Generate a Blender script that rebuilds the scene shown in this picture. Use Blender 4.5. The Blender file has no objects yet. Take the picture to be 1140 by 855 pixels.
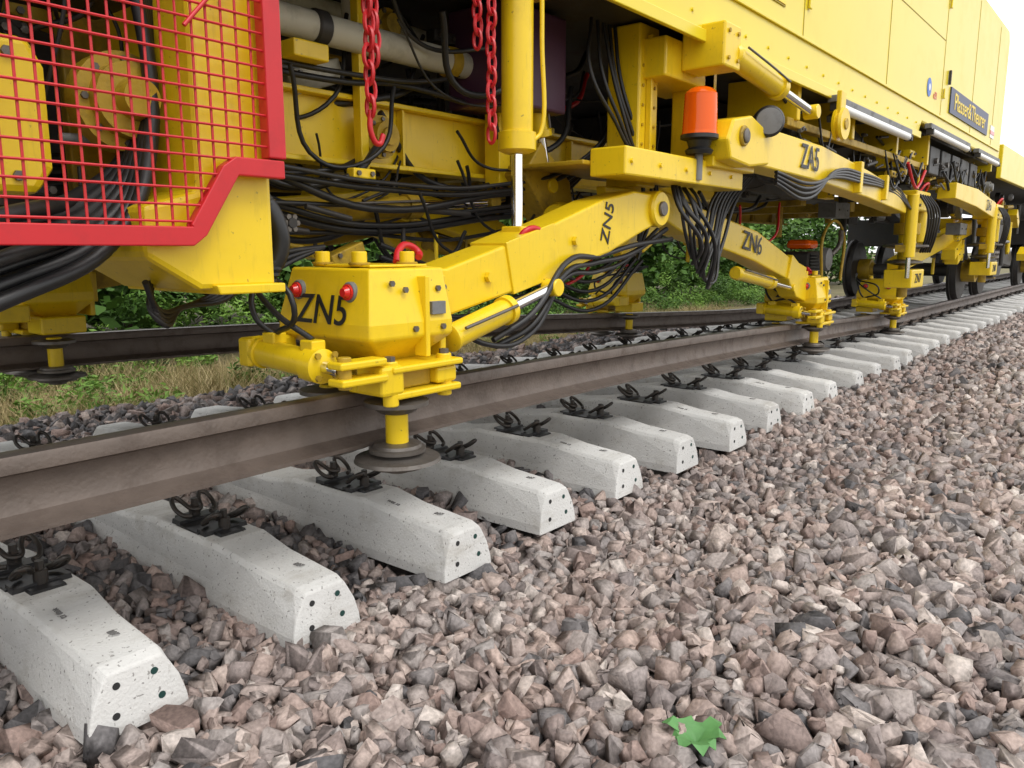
import bpy, bmesh, math, random
import numpy as np
from mathutils import Vector, Matrix, Quaternion, Euler
R=random.Random(7); rng=np.random.default_rng(11)
sc=bpy.context.scene
sc.view_settings.view_transform='Standard'; sc.view_settings.look='None'; sc.view_settings.exposure=0
COL=sc.collection
# ---------------------------------------------------------------- materials
def mat(name,base,rough=.5,metal=0,var=.0,vscale=6,dark=(.02,.018,.015),dirt=0,dscale=3,bump=0,bscale=60,spec=.5,chips=0,pits=0,objvar=0):
    m=bpy.data.materials.new(name); m.use_nodes=True; nt=m.node_tree; N=nt.nodes; L=nt.links
    b=N['Principled BSDF']; b.inputs['Roughness'].default_value=rough; b.inputs['Metallic'].default_value=metal
    b.inputs['Specular IOR Level'].default_value=spec
    b.inputs['Base Color'].default_value=(*base,1)
    tc=N.new('ShaderNodeTexCoord')
    vec=tc.outputs['Object']
    if objvar:
        oi=N.new('ShaderNodeObjectInfo'); sh=N.new('ShaderNodeVectorMath'); sh.operation='MULTIPLY_ADD'
        cmb=N.new('ShaderNodeCombineXYZ'); 
        for i in range(3): L.new(oi.outputs['Random'],cmb.inputs[i])
        L.new(cmb.outputs[0],sh.inputs[0]); sh.inputs[1].default_value=(37,51,23); L.new(vec,sh.inputs[2]); vec=sh.outputs[0]
    last=None
    if var>0:
        n=N.new('ShaderNodeTexNoise'); n.inputs['Scale'].default_value=vscale; n.inputs['Detail'].default_value=6
        L.new(vec,n.inputs['Vector'])
        mx=N.new('ShaderNodeMix'); mx.data_type='RGBA'
        mx.inputs[6].default_value=(*[c*(1-var) for c in base],1); mx.inputs[7].default_value=(*[min(1,c*(1+var)) for c in base],1)
        L.new(n.outputs['Fac'],mx.inputs[0]); last=mx.outputs[2]
    def overlay(last,scale,lo,hi,amt,col,rg=.7,stretch=None):
        n=N.new('ShaderNodeTexNoise'); n.inputs['Scale'].default_value=scale; n.inputs['Detail'].default_value=9; n.inputs['Roughness'].default_value=rg
        if stretch:
            mp=N.new('ShaderNodeMapping'); mp.inputs['Scale'].default_value=stretch; L.new(vec,mp.inputs[0]); L.new(mp.outputs[0],n.inputs['Vector'])
        else: L.new(vec,n.inputs['Vector'])
        cr=N.new('ShaderNodeValToRGB'); cr.color_ramp.elements[0].position=lo; cr.color_ramp.elements[0].color=(0,0,0,1)
        cr.color_ramp.elements[1].position=hi; cr.color_ramp.elements[1].color=(amt,amt,amt,1)
        L.new(n.outputs['Fac'],cr.inputs[0])
        mx=N.new('ShaderNodeMix'); mx.data_type='RGBA'; L.new(cr.outputs[0],mx.inputs[0])
        if last: L.new(last,mx.inputs[6])
        else: mx.inputs[6].default_value=(*base,1)
        mx.inputs[7].default_value=(*col,1); return mx.outputs[2],cr.outputs[0]
    if dirt>0:
        last,f=overlay(last,dscale,.5,.75,dirt,dark)
        ma=N.new('ShaderNodeMath'); ma.operation='MULTIPLY_ADD'; ma.inputs[1].default_value=.4; ma.inputs[2].default_value=rough
        L.new(f,ma.inputs[0]); L.new(ma.outputs[0],b.inputs['Roughness'])
    if chips>0:
        last,_=overlay(last,46,.665,.69,chips,(.06,.045,.03),.6)
        last,_=overlay(last,9,.56,.75,chips*.5,(.16,.10,.02),.65,(6,6,.7))
    if pits>0:
        last,_=overlay(last,95,.655,.69,pits,(.16,.15,.14),.4)
        last,_=overlay(last,2.2,.54,.68,.5,(.36,.335,.29),.75,(1,2.5,4))
        last,_=overlay(last,5,.62,.70,.55,(.22,.20,.175),.8,(3,1,1))
    if objvar and last:
        mr=N.new('ShaderNodeMapRange'); mr.inputs[3].default_value=1-objvar; mr.inputs[4].default_value=1+objvar*.6
        L.new(oi.outputs['Random'],mr.inputs[0]); sv=N.new('ShaderNodeVectorMath'); sv.operation='SCALE'; L.new(last,sv.inputs[0]); L.new(mr.outputs[0],sv.inputs['Scale']); last=sv.outputs[0]
    if last: L.new(last,b.inputs['Base Color'])
    if bump>0:
        n=N.new('ShaderNodeTexNoise'); n.inputs['Scale'].default_value=bscale; n.inputs['Detail'].default_value=8
        L.new(vec,n.inputs['Vector'])
        bp=N.new('ShaderNodeBump'); bp.inputs['Strength'].default_value=bump; bp.inputs['Distance'].default_value=.01
        L.new(n.outputs['Fac'],bp.inputs['Height']); L.new(bp.outputs[0],b.inputs['Normal'])
    return m
YEL=mat('yellow_paint',(.77,.535,.010),.32,var=.08,vscale=3,dirt=.22,dscale=5,dark=(.28,.17,.02),bump=.05,bscale=30,chips=.5)
YELH=mat('yellow_hull_paint',(.74,.585,.020),.28,var=.05,vscale=1.2,dirt=.15,dscale=2,dark=(.45,.33,.05))
SEAM=mat('panel_gap',(.36,.26,.012),.6)
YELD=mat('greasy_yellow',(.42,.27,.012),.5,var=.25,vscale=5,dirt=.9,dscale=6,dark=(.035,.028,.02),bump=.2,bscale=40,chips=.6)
RED=mat('red_paint',(.50,.012,.018),.4,var=.12,dirt=.2,dscale=10)
BLK=mat('black_rubber',(.012,.012,.013),.42,var=.3,dirt=.3,dscale=8,dark=(.07,.06,.05))
STL=mat('worn_steel',(.16,.145,.13),.45,.7,var=.3,vscale=20,dirt=.6,dscale=15,dark=(.05,.03,.02))
CHR=mat('chrome_rod',(.75,.75,.77),.12,1.0)
DRK=mat('dark_machinery',(.024,.022,.021),.5,var=.5,vscale=8,dirt=.5,dscale=9,dark=(.08,.055,.03))
GRY=mat('grey_machinery',(.16,.16,.16),.5,var=.2,dirt=.6,dscale=9)
CRM=mat('cream_pipe',(.48,.46,.38),.5,var=.1,dirt=.6,dscale=7,dark=(.1,.08,.05))
PUR=mat('purple_box_paint',(.06,.022,.055),.4,var=.2)
WHT=mat('white_lamp_cover',(.75,.75,.73),.3)
ORG=mat('orange_lens',(.78,.11,.004),.12,spec=.35)
RLN=mat('red_lens',(.6,.02,.015),.15)
TXT=mat('black_lettering',(.012,.012,.014),.5)
NAVY=mat('navy_panel',(.01,.02,.08),.4)
BLU=mat('blue_sticker',(.02,.12,.5),.4)
YTX=mat('yellow_lettering',(.85,.62,.03),.4)
RAILM=mat('rail_steel',(.125,.098,.082),.5,.25,var=.3,vscale=14,dirt=.7,dscale=9,dark=(.06,.04,.03),bump=.2,bscale=80)
RTOP=mat('rail_head_steel',(.14,.12,.108),.33,.55,var=.3,vscale=20,dirt=.5,dscale=12,dark=(.09,.055,.04))
CON=mat('concrete',(.60,.595,.575),.85,var=.10,vscale=7,dirt=.45,dscale=5,dark=(.42,.40,.365),bump=.3,bscale=120,spec=.2,pits=.7,objvar=.1)
PAD=mat('black_plastic',(.014,.014,.015),.4,dirt=.3,dscale=30,dark=(.12,.10,.085))
CLIP=mat('spring_steel',(.045,.04,.036),.42,.5,var=.4,vscale=40,dirt=.5,dscale=60,dark=(.11,.06,.03))
HOLE=mat('hole_dark',(.02,.02,.02),.8)
GPL=mat('green_plug',(.012,.05,.043),.5)
MARK=mat('casting_ink',(.16,.155,.15),.8)
def attr_mat(name,stops,rough=.9,bump=0,trans=0,bs=90):
    m=bpy.data.materials.new(name); m.use_nodes=True; nt=m.node_tree; N=nt.nodes; L=nt.links
    b=N['Principled BSDF']; b.inputs['Roughness'].default_value=rough; b.inputs['Specular IOR Level'].default_value=.25
    a=N.new('ShaderNodeAttribute'); a.attribute_name='tint'
    cr=N.new('ShaderNodeValToRGB'); e=cr.color_ramp.elements
    e[0].position=stops[0][0]; e[0].color=(*stops[0][1],1); e[1].position=stops[-1][0]; e[1].color=(*stops[-1][1],1)
    for p,c in stops[1:-1]:
        q=e.new(p); q.color=(*c,1)
    L.new(a.outputs['Fac'],cr.inputs[0]); out=cr.outputs[0]
    if bump:
        tc=N.new('ShaderNodeTexCoord'); n=N.new('ShaderNodeTexNoise'); n.inputs['Scale'].default_value=bs; n.inputs['Detail'].default_value=7
        L.new(tc.outputs['Object'],n.inputs['Vector'])
        mr=N.new('ShaderNodeMapRange'); mr.inputs[1].default_value=.25; mr.inputs[2].default_value=.75; mr.inputs[3].default_value=.66; mr.inputs[4].default_value=1.32
        L.new(n.outputs['Fac'],mr.inputs[0])
        mx=N.new('ShaderNodeVectorMath'); mx.operation='SCALE'; L.new(out,mx.inputs[0]); L.new(mr.outputs[0],mx.inputs['Scale']); out=mx.outputs[0]
        bp=N.new('ShaderNodeBump'); bp.inputs['Strength'].default_value=bump; bp.inputs['Distance'].default_value=.004
        L.new(n.outputs['Fac'],bp.inputs['Height']); L.new(bp.outputs[0],b.inputs['Normal'])
    L.new(out,b.inputs['Base Color'])
    return m
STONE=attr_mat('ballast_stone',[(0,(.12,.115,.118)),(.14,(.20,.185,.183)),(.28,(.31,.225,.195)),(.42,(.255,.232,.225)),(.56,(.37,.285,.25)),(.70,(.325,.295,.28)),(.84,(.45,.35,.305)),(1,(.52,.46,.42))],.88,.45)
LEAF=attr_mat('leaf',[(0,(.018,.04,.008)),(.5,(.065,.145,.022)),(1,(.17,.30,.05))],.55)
STRAW=attr_mat('dry_grass_blade',[(0,(.10,.14,.03)),(.35,(.28,.23,.10)),(.6,(.40,.32,.17)),(1,(.52,.43,.25))],.8)
# ---------------------------------------------------------------- helpers
PARENT=None
def link(o,parent=None):
    COL.objects.link(o)
    p=parent if parent is not None else PARENT
    if p is not None: o.parent=p
    return o
def mk(name,vs,fs,m,bevel=0,smooth=False,parent=None,seg=2):
    me=bpy.data.meshes.new(name); me.from_pydata([tuple(v) for v in vs],[],fs); me.materials.append(m)
    bm=bmesh.new(); bm.from_mesh(me); bmesh.ops.recalc_face_normals(bm,faces=bm.faces); bm.to_mesh(me); bm.free()
    o=bpy.data.objects.new(name,me); link(o,parent)
    if smooth:
        me.shade_smooth()
        try: me.set_sharp_from_angle(angle=math.radians(38))
        except Exception: pass
    if bevel>0:
        b=o.modifiers.new('bevel','BEVEL'); b.width=bevel; b.segments=seg; b.limit_method='ANGLE'; b.angle_limit=math.radians(35)
    return o
BF=[(0,1,3,2),(4,6,7,5),(0,4,5,1),(2,3,7,6),(0,2,6,4),(1,5,7,3)]
def box(name,lo,hi,m,bevel=.006,rot=None,parent=None):
    c=[(lo[i]+hi[i])/2 for i in range(3)]; h=[(hi[i]-lo[i])/2 for i in range(3)]
    vs=[Vector((x*h[0],y*h[1],z*h[2])) for x in(-1,1) for y in(-1,1) for z in(-1,1)]
    if rot: 
        M=Euler([math.radians(a) for a in rot]).to_matrix(); vs=[M@v for v in vs]
    return mk(name,[v+Vector(c) for v in vs],BF,m,bevel,parent=parent)
def lathe(name,p0,p1,prof,m,n=28,parent=None):
    p0=Vector(p0);p1=Vector(p1);d=p1-p0; q=d.to_track_quat('Z','Y').to_matrix()
    vs=[];fs=[]
    for f,r in prof:
        for k in range(n):
            a=2*math.pi*k/n; vs.append(p0+d*f+q@Vector((r*math.cos(a),r*math.sin(a),0)))
    for i in range(len(prof)-1):
        for k in range(n):
            fs.append((i*n+k,i*n+(k+1)%n,(i+1)*n+(k+1)%n,(i+1)*n+k))
    fs.append(tuple(range(n))[::-1]); fs.append(tuple((len(prof)-1)*n+k for k in range(n)))
    return mk(name,vs,fs,m,0,True,parent)
def cyl(name,p0,p1,r,m,n=24,parent=None):
    L=(Vector(p1)-Vector(p0)).length; e=min(.15,.12*r/max(L,1e-4))
    return lathe(name,p0,p1,[(0,r*.9),(e,r),(1-e,r),(1,r*.9)],m,n,parent)
def tube(name,pts,r,m,parent=None,res=8):
    cu=bpy.data.curves.new(name,'CURVE'); cu.dimensions='3D'; cu.bevel_depth=r; cu.bevel_resolution=3; cu.resolution_u=res; cu.use_fill_caps=True
    s=cu.splines.new('BEZIER'); s.bezier_points.add(len(pts)-1)
    for b,p in zip(s.bezier_points,pts): b.co=p; b.handle_left_type=b.handle_right_type='AUTO'
    cu.materials.append(m); o=bpy.data.objects.new(name,cu); return link(o,parent)
def prism(name,pts,y0,y1,m,bevel=.008,parent=None):
    n=len(pts); vs=[(x,y0,z) for x,z in pts]+[(x,y1,z) for x,z in pts]
    fs=[tuple(range(n)),tuple(range(2*n-1,n-1,-1))]+[(i,(i+1)%n,n+(i+1)%n,n+i) for i in range(n)]
    return mk(name,vs,fs,m,bevel,parent=parent)
def beam(name,st,w,m,bevel=.008,parent=None):
    vs=[];fs=[]
    for i,(x,y,z,h) in enumerate(st):
        a=st[max(0,i-1)];b=st[min(len(st)-1,i+1)]; d=Vector((b[0]-a[0],b[1]-a[1],0)).normalized(); s=Vector((-d.y,d.x,0))*w/2
        t=Vector((b[0]-a[0],b[1]-a[1],b[2]-a[2])).normalized(); up=Vector((-d.x*t.z,-d.y*t.z,math.hypot(t.x,t.y)))*h/2; p=Vector((x,y,z))
        vs+=[p-s-up,p+s-up,p+s+up,p-s+up]
    for i in range(len(st)-1):
        for k in range(4): fs.append((4*i+k,4*i+(k+1)%4,4*i+4+(k+1)%4,4*i+4+k))
    fs.append((0,1,2,3)); j=4*(len(st)-1); fs.append((j,j+1,j+2,j+3))
    return mk(name,vs,fs,m,bevel,parent=parent)
def text(name,s,loc,size,m,xd=(1,0,0),zd=(0,0,1),parent=None,sx=1):
    cu=bpy.data.curves.new(name,'FONT'); cu.body=s; cu.size=size; cu.extrude=.0012; cu.align_x='CENTER'; cu.align_y='CENTER'; cu.offset=size*.004
    cu.materials.append(m); o=bpy.data.objects.new(name,cu); x=Vector(xd).normalized(); z=Vector(zd).normalized(); n=x.cross(z); z=n.cross(x)
    M=Matrix((x*sx,z,n)).transposed().to_4x4(); M.translation=Vector(loc); link(o,parent); o.matrix_local=M; return o
def hyd(name,p0,p1,r,split=.6,m=None,parent=None):
    m=m or YEL; p0=Vector(p0);p1=Vector(p1);d=p1-p0
    a=p0+d*split
    lathe(name+'_barrel',p0,a,[(0,r*.8),(.02,r),(.06,r),(.061,r*.9),(.9,r*.9),(.901,r*1.08),(.985,r*1.08),(1,r*.8)],m,28,parent)
    cyl(name+'_rod',a,p1-d*.03,r*.42,CHR,20,parent)
    cyl(name+'_rod_eye',p1-Vector((0,r*.7,0)),p1+Vector((0,r*.7,0)),r*.7,m,20,parent)
    s=d.normalized()
    tube(name+'_feed_pipe',[p0+d*.05+Vector((0,-r*1.1,r*.6)),p0+d*.3+Vector((0,-r*1.15,r*.5)),a-s*.02+Vector((0,-r*1.1,r*.4))],.006,STL,parent)
def bolts(name,pts,axis,r,m=STL,parent=None):
    vs=[];fs=[];ax=Vector(axis).normalized();q=ax.to_track_quat('Z','Y').to_matrix()
    for p in pts:
        p=Vector(p);b=len(vs)
        for h in (0,r*.9):
            for k in range(6): vs.append(p+q@Vector((r*math.cos(k*math.pi/3),r*math.sin(k*math.pi/3),h)))
        fs.append(tuple(b+6+k for k in range(6)))
        for k in range(6): fs.append((b+k,b+(k+1)%6,b+6+(k+1)%6,b+6+k))
    return mk(name,vs,fs,m,0,parent=parent)
def empty(name):
    e=bpy.data.objects.new(name,None); COL.objects.link(e); return e
# ---------------------------------------------------------------- levels (camera at z=0)
YC=3.3
def ss(t): t=min(1,max(0,t)); return t*t*(3-2*t)
def ry(x): return 1.95+.6*ss(x/10)
def rz(x): return -.62-.331*ss((x-1)/11)      # rail foot underside
SB=-1.176
def hz(X,Y):
    X=np.asarray(X,float);Y=np.asarray(Y,float)
    st=lambda t:(lambda u:u*u*(3-2*u))(np.clip(t,0,1))
    z=-1.205+.085*np.exp(-((Y-.7)/.5)**2)*(.6+.4*np.sin(X*.9+.5))
    z-=.022*np.exp(-((Y-1.85)/.4)**2)*(1-st((X-3)/4))
    z+=.085*st((X-4)/6)*st((2.2-Y)/.5)+.014*np.sin(X*3.1+Y*2.3)+.014*np.sin(X*1.3-Y*4.1+1)
    z+=.045*st((Y-2.1)/.4)
    z-=.40*st((Y-5.7)/1.3)
    z-=.3*st((-.3-Y)/2)
    return z
# ---------------------------------------------------------------- ground
def grid(name,x0,x1,nx,y0,y1,ny,f,m):
    xs=np.linspace(x0,x1,nx);ys=np.linspace(y0,y1,ny);XX,YY=np.meshgrid(xs,ys);Z=f(XX,YY)
    vs=np.stack([XX.ravel(),YY.ravel(),Z.ravel()],1)
    fs=[(j*nx+i,j*nx+i+1,(j+1)*nx+i+1,(j+1)*nx+i) for j in range(ny-1) for i in range(nx-1)]
    me=bpy.data.meshes.new(name);me.from_pydata(vs.tolist(),[],fs);me.materials.append(m);me.shade_smooth()
    o=bpy.data.objects.new(name,me);COL.objects.link(o);return o
GRD=mat('soil_and_grass',(.14,.12,.055),.95,var=.5,vscale=3,dirt=.8,dscale=1.2,dark=(.06,.08,.02),bump=.5,bscale=12)
BED=mat('ballast_bed_stone',(.15,.125,.11),.95,var=.5,vscale=22,dirt=.9,dscale=26,dark=(.035,.03,.027),bump=1,bscale=26)
mk('ground',[(-400,-400,-1.56),(400,-400,-1.56),(400,400,-1.56),(-400,400,-1.56)],[(0,1,2,3)],GRD)
# ---------------------------------------------------------------- ballast stones
def build_mass(name,V,F,T,m):
    me=bpy.data.meshes.new(name); me.vertices.add(len(V)); me.vertices.foreach_set('co',V.astype(np.float32).ravel())
    k=F.shape[1]; me.loops.add(F.size); me.loops.foreach_set('vertex_index',F.astype(np.int32).ravel())
    me.polygons.add(len(F)); me.polygons.foreach_set('loop_start',(np.arange(len(F))*k).astype(np.int32))
    me.update(calc_edges=True)
    a=me.attributes.new('tint','FLOAT','POINT'); a.data.foreach_set('value',T.astype(np.float32))
    me.materials.append(m); o=bpy.data.objects.new(name,me); COL.objects.link(o); return o
bases=[]
for k in range(34):
    bm=bmesh.new(); bmesh.ops.create_cube(bm,size=2)
    for c in range(int(rng.integers(4,8))):
        nrm=rng.normal(size=3); nrm/=np.linalg.norm(nrm); dd=rng.uniform(.62,.98)
        g=list(bm.verts)+list(bm.edges)+list(bm.faces)
        bmesh.ops.bisect_plane(bm,geom=g,plane_co=tuple(nrm*dd),plane_no=tuple(nrm),clear_outer=True)
        r_=bmesh.ops.convex_hull(bm,input=bm.verts)
        bmesh.ops.delete(bm,geom=[v for v in bm.verts if not v.link_faces],context='VERTS')
    bmesh.ops.dissolve_limit(bm,angle_limit=.08,verts=bm.verts,edges=bm.edges)
    sh=rng.uniform(-.3,.3,2); sc3=np.array([1.0,rng.uniform(.6,.9),rng.uniform(.42,.75)])
    for v in bm.verts:
        p=np.array(v.co[:]); p=p*sc3; p[0]+=sh[0]*p[1]; p[2]+=sh[1]*p[0]; v.co=p*1.02+rng.normal(0,.03,3)
    bmesh.ops.triangulate(bm,faces=bm.faces); bm.verts.index_update()
    bases.append((np.array([v.co[:] for v in bm.verts]),np.array([[v.index for v in f.verts] for f in bm.faces]))); bm.free()
def jgrid(x0,x1,y0,y1,s):
    xs=np.arange(x0,x1,s);ys=np.arange(y0,y1,s);X,Y=np.meshgrid(xs,ys);X=X.ravel()+rng.uniform(-.5,.5,X.size)*s;Y=Y.ravel()+rng.uniform(-.5,.5,Y.size)*s
    return X,Y
P=[]
for (x0,x1,y0,y1,s,r,dz) in [(-1,7,-.5,5.2,.045,.028,-.006),(-1,7,-.5,5.2,.053,.0275,.015),(-1,9,5.2,6.7,.058,.032,.0),(7,17,-.9,6.3,.058,.031,.004),(7,17,-.9,5.0,.08,.029,.02),(17,40,-.9,6,.10,.045,.0)]:
    X,Y=jgrid(x0,x1,y0,y1,s); rad=r*np.clip(rng.lognormal(-.04,.31,X.size),.42,1.9)
    Z=hz(X,Y)+dz+rng.uniform(-.008,.012,X.size)+ (rad-r)*.3
    n=np.round((X-1.413)/.604); dx=np.abs(X-1.413-.604*n); inside=(dx<.11)&(Y>1.91)&(Y<4.69)
    P.append(np.stack([X,Y,Z,rad],1)[~inside])
P=np.concatenate(P)
q=rng.normal(size=(len(P),4)); q/=np.linalg.norm(q,axis=1)[:,None]; w,x,y,z=q.T
RM=np.stack([1-2*(y*y+z*z),2*(x*y-z*w),2*(x*z+y*w),2*(x*y+z*w),1-2*(x*x+z*z),2*(y*z-x*w),2*(x*z-y*w),2*(y*z+x*w),1-2*(x*x+y*y)],1).reshape(-1,3,3)
kid=rng.integers(0,len(bases),len(P)); VV=[];FF=[];TT=[];off=0
clus=.5*np.sin(P[:,0]*1.7+P[:,1]*2.9)+.4*np.sin(P[:,0]*.6-P[:,1]*3.7)
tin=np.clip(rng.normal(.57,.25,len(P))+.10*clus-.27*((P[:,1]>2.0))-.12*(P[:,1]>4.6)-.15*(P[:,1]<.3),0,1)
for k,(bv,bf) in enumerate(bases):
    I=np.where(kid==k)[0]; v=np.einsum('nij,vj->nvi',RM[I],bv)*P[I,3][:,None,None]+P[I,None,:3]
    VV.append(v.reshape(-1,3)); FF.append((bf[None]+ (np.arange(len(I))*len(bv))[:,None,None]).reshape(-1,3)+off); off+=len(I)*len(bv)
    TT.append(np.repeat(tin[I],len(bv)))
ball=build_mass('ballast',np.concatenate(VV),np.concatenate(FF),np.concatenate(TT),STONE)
bed=grid('ballast_bed',-8,80,340,-2.6,7.0,74,lambda X,Y:hz(X,Y)-.018,BED); 
# ---------------------------------------------------------------- sleepers
def sleeper_mesh():
    me=bpy.data.meshes.new('concrete_sleeper'); bm=bmesh.new()
    mats=[CON,PAD,CLIP,HOLE,GPL,STL]
    for m in mats: me.materials.append(m)
    half=1.42
    S=[(0,.128,.118,.070,.160),(.05,.130,.120,.074,.172),(.30,.132,.120,.078,.190),(.47,.132,.121,.090,.214),(.52,.132,.121,.092,.212),(.84,.132,.121,.092,.212),(.90,.130,.118,.088,.212),(1.10,.118,.105,.085,.180),(1.42,.112,.098,.082,.172)]
    S=[(y-half,*r) for y,*r in S]; S=S+[(-s[0],*s[1:]) for s in S[:-1][::-1]]
    rings=[]
    for y,wb,wsd,wt,h in S:
        pr=[(-wb,0),(-wb+.003,.035),(-wsd+.008,.09),(-wt-.012,h-.016),(-wt,h),(wt,h),(wt+.012,h-.016),(wsd-.008,.09),(wb-.003,.035),(wb,0)]
        rings.append([bm.verts.new((a,y+(0.012*(b/.17) if y<-1.4 else (-.012*(b/.17) if y>1.4 else 0)),b)) for a,b in pr])
    for i in range(len(rings)-1):
        for k in range(len(rings[0])-1): bm.faces.new((rings[i][k],rings[i][k+1],rings[i+1][k+1],rings[i+1][k]))
    bm.faces.new(rings[0]); bm.faces.new(rings[-1]); bmesh.ops.recalc_face_normals(bm,faces=bm.faces)
    ed=[e for e in bm.edges if len(e.link_faces)==2 and e.calc_face_angle(0)>.5]
    bmesh.ops.bevel(bm,geom=ed,offset=.006,segments=2,affect='EDGES',profile=.6)
    def addcyl(p0,p1,r,mi,n=14):
        p0=Vector(p0);p1=Vector(p1);d=p1-p0;q=d.to_track_quat('Z','Y').to_matrix()
        A=[bm.verts.new(p0+q@Vector((r*math.cos(2*math.pi*k/n),r*math.sin(2*math.pi*k/n),0))) for k in range(n)]
        B=[bm.verts.new(v.co+d) for v in A]
        fs=[bm.faces.new((A[k],A[(k+1)%n],B[(k+1)%n],B[k])) for k in range(n)]+[bm.faces.new(B),bm.faces.new(A[::-1])]
        for f in fs: f.material_index=mi
    def addbox(lo,hi,mi,taper=0):
        v=[bm.verts.new(((lo[0] if i==0 else hi[0])*(1-taper*k),(lo[1] if j==0 else hi[1]),(lo[2] if k==0 else hi[2]))) for i in(0,1) for j in(0,1) for k in(0,1)]
        for f in BF: bm.faces.new([v[a] for a in f]).material_index=mi
    def addtube(pts,r,mi,n=8):
        Q=[];pp=[Vector(p) for p in pts]
        for i in range(len(pp)-1):
            p0=pp[max(i-1,0)];p1=pp[i];p2=pp[i+1];p3=pp[min(i+2,len(pp)-1)]
            for t in (0,.25,.5,.75):
                Q.append(.5*((2*p1)+(-p0+p2)*t+(2*p0-5*p1+4*p2-p3)*t*t+(-p0+3*p1-3*p2+p3)*t**3))
        Q.append(pp[-1]); prev=None
        for i,p in enumerate(Q):
            d=(Q[min(i+1,len(Q)-1)]-Q[max(i-1,0)]); qq=d.to_track_quat('Z','Y').to_matrix() if prev is None else None
            if prev is None: u=qq@Vector((1,0,0))
            else: u=(pu-d.normalized()*pu.dot(d.normalized())).normalized()
            v=d.normalized().cross(u); pu=u
            ring=[bm.verts.new(p+(u*math.cos(2*math.pi*k/n)+v*math.sin(2*math.pi*k/n))*r) for k in range(n)]
            if prev:
                for k in range(n):
                    f=bm.faces.new((prev[k],prev[(k+1)%n],ring[(k+1)%n],ring[k])); f.material_index=mi; f.smooth=True
            else: bm.faces.new(ring[::-1]).material_index=mi
            prev=ring
        bm.faces.new(prev).material_index=mi
    for sy in(-1,1):
        yc=sy*.75
        addbox((-.085,yc-.075,.212),(.085,yc+.075,.219),1)
        for o in(-1,1):
            addbox((-.082,yc+o*.085-.028,.209),(.082,yc+o*.085+.028,.228),1,.05)
            addbox((-.05,yc+o*.135-.022,.209),(.05,yc+o*.135+.022,.221),1,.1)
            Y=lambda a:yc+o*(.10+a)
            pth=[(-.036,Y(-.050),.240),(-.060,Y(-.034),.243),(-.072,Y(.0),.262),(-.066,Y(.034),.286),(-.046,Y(.044),.290),(-.030,Y(.022),.272),(-.020,Y(-.012),.256),(0,Y(-.028),.252)]
            pth=pth+[(-a,b,c) for a,b,c in pth[:-1][::-1]]
            addtube(pth,.0085,2)
            addcyl((0,Y(0),.22),(0,Y(0),.262),.020,2); addcyl((0,Y(0),.262),(0,Y(0),.288),.013,2,6)
    for sy in(-1,1):
        for i,(a,b) in enumerate([(-.05,.125),(-.058,.05),(.045,.125),(.058,.055)]):
            yy=sy*(1.42-.012*b/.17); addcyl((a,yy-sy*.004,b),(a,yy+sy*.0015,b),.0095,3 if i<2 else 4,12)
    bm.to_mesh(me); bm.free(); return me
SM=sleeper_mesh()
rs=random.Random(3)
for n in range(-4,56):
    o=bpy.data.objects.new('concrete_sleeper' if n==-4 else 'concrete_sleeper.%03d'%(n+4),SM); COL.objects.link(o)
    o.location=(1.413+.604*n,YC+rs.uniform(-.018,.018),SB+rs.uniform(-.006,.006)); o.rotation_euler=(rs.uniform(-.003,.003),rs.uniform(-.01,.01),rs.uniform(-.009,.009))
    if n<8:
        text('casting_mark','B07',(.02,-1.42+.17,.1845),.026,MARK,(0,-1,.07),(1,0,0),parent=o)
        if n%2: text('casting_mark','W60 12',(-.035,-1.42+.36,.202),.02,MARK,(0,-1,-.10),(1,0,0),parent=o)
# ---------------------------------------------------------------- rails
def railmesh(name,side):
    pr=[(-.075,0),(-.075,.0115),(-.045,.019),(-.018,.032),(-.0085,.055),(-.0085,.105),(-.014,.121),(-.036,.130),(-.036,.160),(-.031,.169),(-.018,.172),(.018,.172),(.031,.169),(.036,.160),(.036,.130),(.014,.121),(.0085,.105),(.0085,.055),(.018,.032),(.045,.019),(.075,.0115),(.075,0)]
    xs=list(np.arange(-6,14,.25))+list(np.arange(14,70,2)); n=len(pr); vs=[];fs=[];mi=[]
    for x in xs:
        yy=ry(x) if side==0 else 2*YC-ry(x)
        vs+=[(x,yy+a,rz(x)+b) for a,b in pr]
    for i in range(len(xs)-1):
        for k in range(n):
            fs.append((i*n+k,i*n+(k+1)%n,(i+1)*n+(k+1)%n,(i+1)*n+k)); mi.append(1 if 9<=k<=11 else 0)
    o=mk(name,vs,fs,RAILM,0,True); o.data.materials.append(RTOP)
    for p,m_ in zip(o.data.polygons,mi): p.material_index=m_
    return o
railmesh('rail',0); railmesh('rail.001',1)
# ================================================================= MACHINE
MACH=empty('track_renewal_machine'); PARENT=MACH
x0,x1=2.75,12.0
prism('body_side_panel',[(x0,.98),(7.8,.98),(7.9,1.10),(x1,1.10),(x1,2.55),(x1-.1,2.66),(x0,2.66)],1.80,1.86,YELH,.02)
box('body_roof',(x0,1.86,2.60),(x1,4.8,2.66),YELH)
box('body_end_wall',(x1-.05,1.865,.98),(x1,4.8,2.595),YELH)
box('body_far_wall',(x0,4.75,.98),(x1-.06,4.8,2.595),YELH)
box('body_floor',(-3,1.9,1.06),(x1-.06,4.74,1.12),DRK)
box('body_lower_sill',(x0,1.775,.955),(7.8,1.797,1.01),YELH,.004)
box('body_rub_rail',(x0,1.785,1.215),(x1-.1,1.798,1.232),YELH,.003)
for x in (4.9,6.7,8.55,10.0,11.3): box('panel_seam',(x,1.7975,1.24),(x+.008,1.7995,2.58),SEAM,0)
box('panel_seam_horizontal',(4.92,1.7975,1.9),(8.54,1.7995,1.907),SEAM,0)
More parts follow.
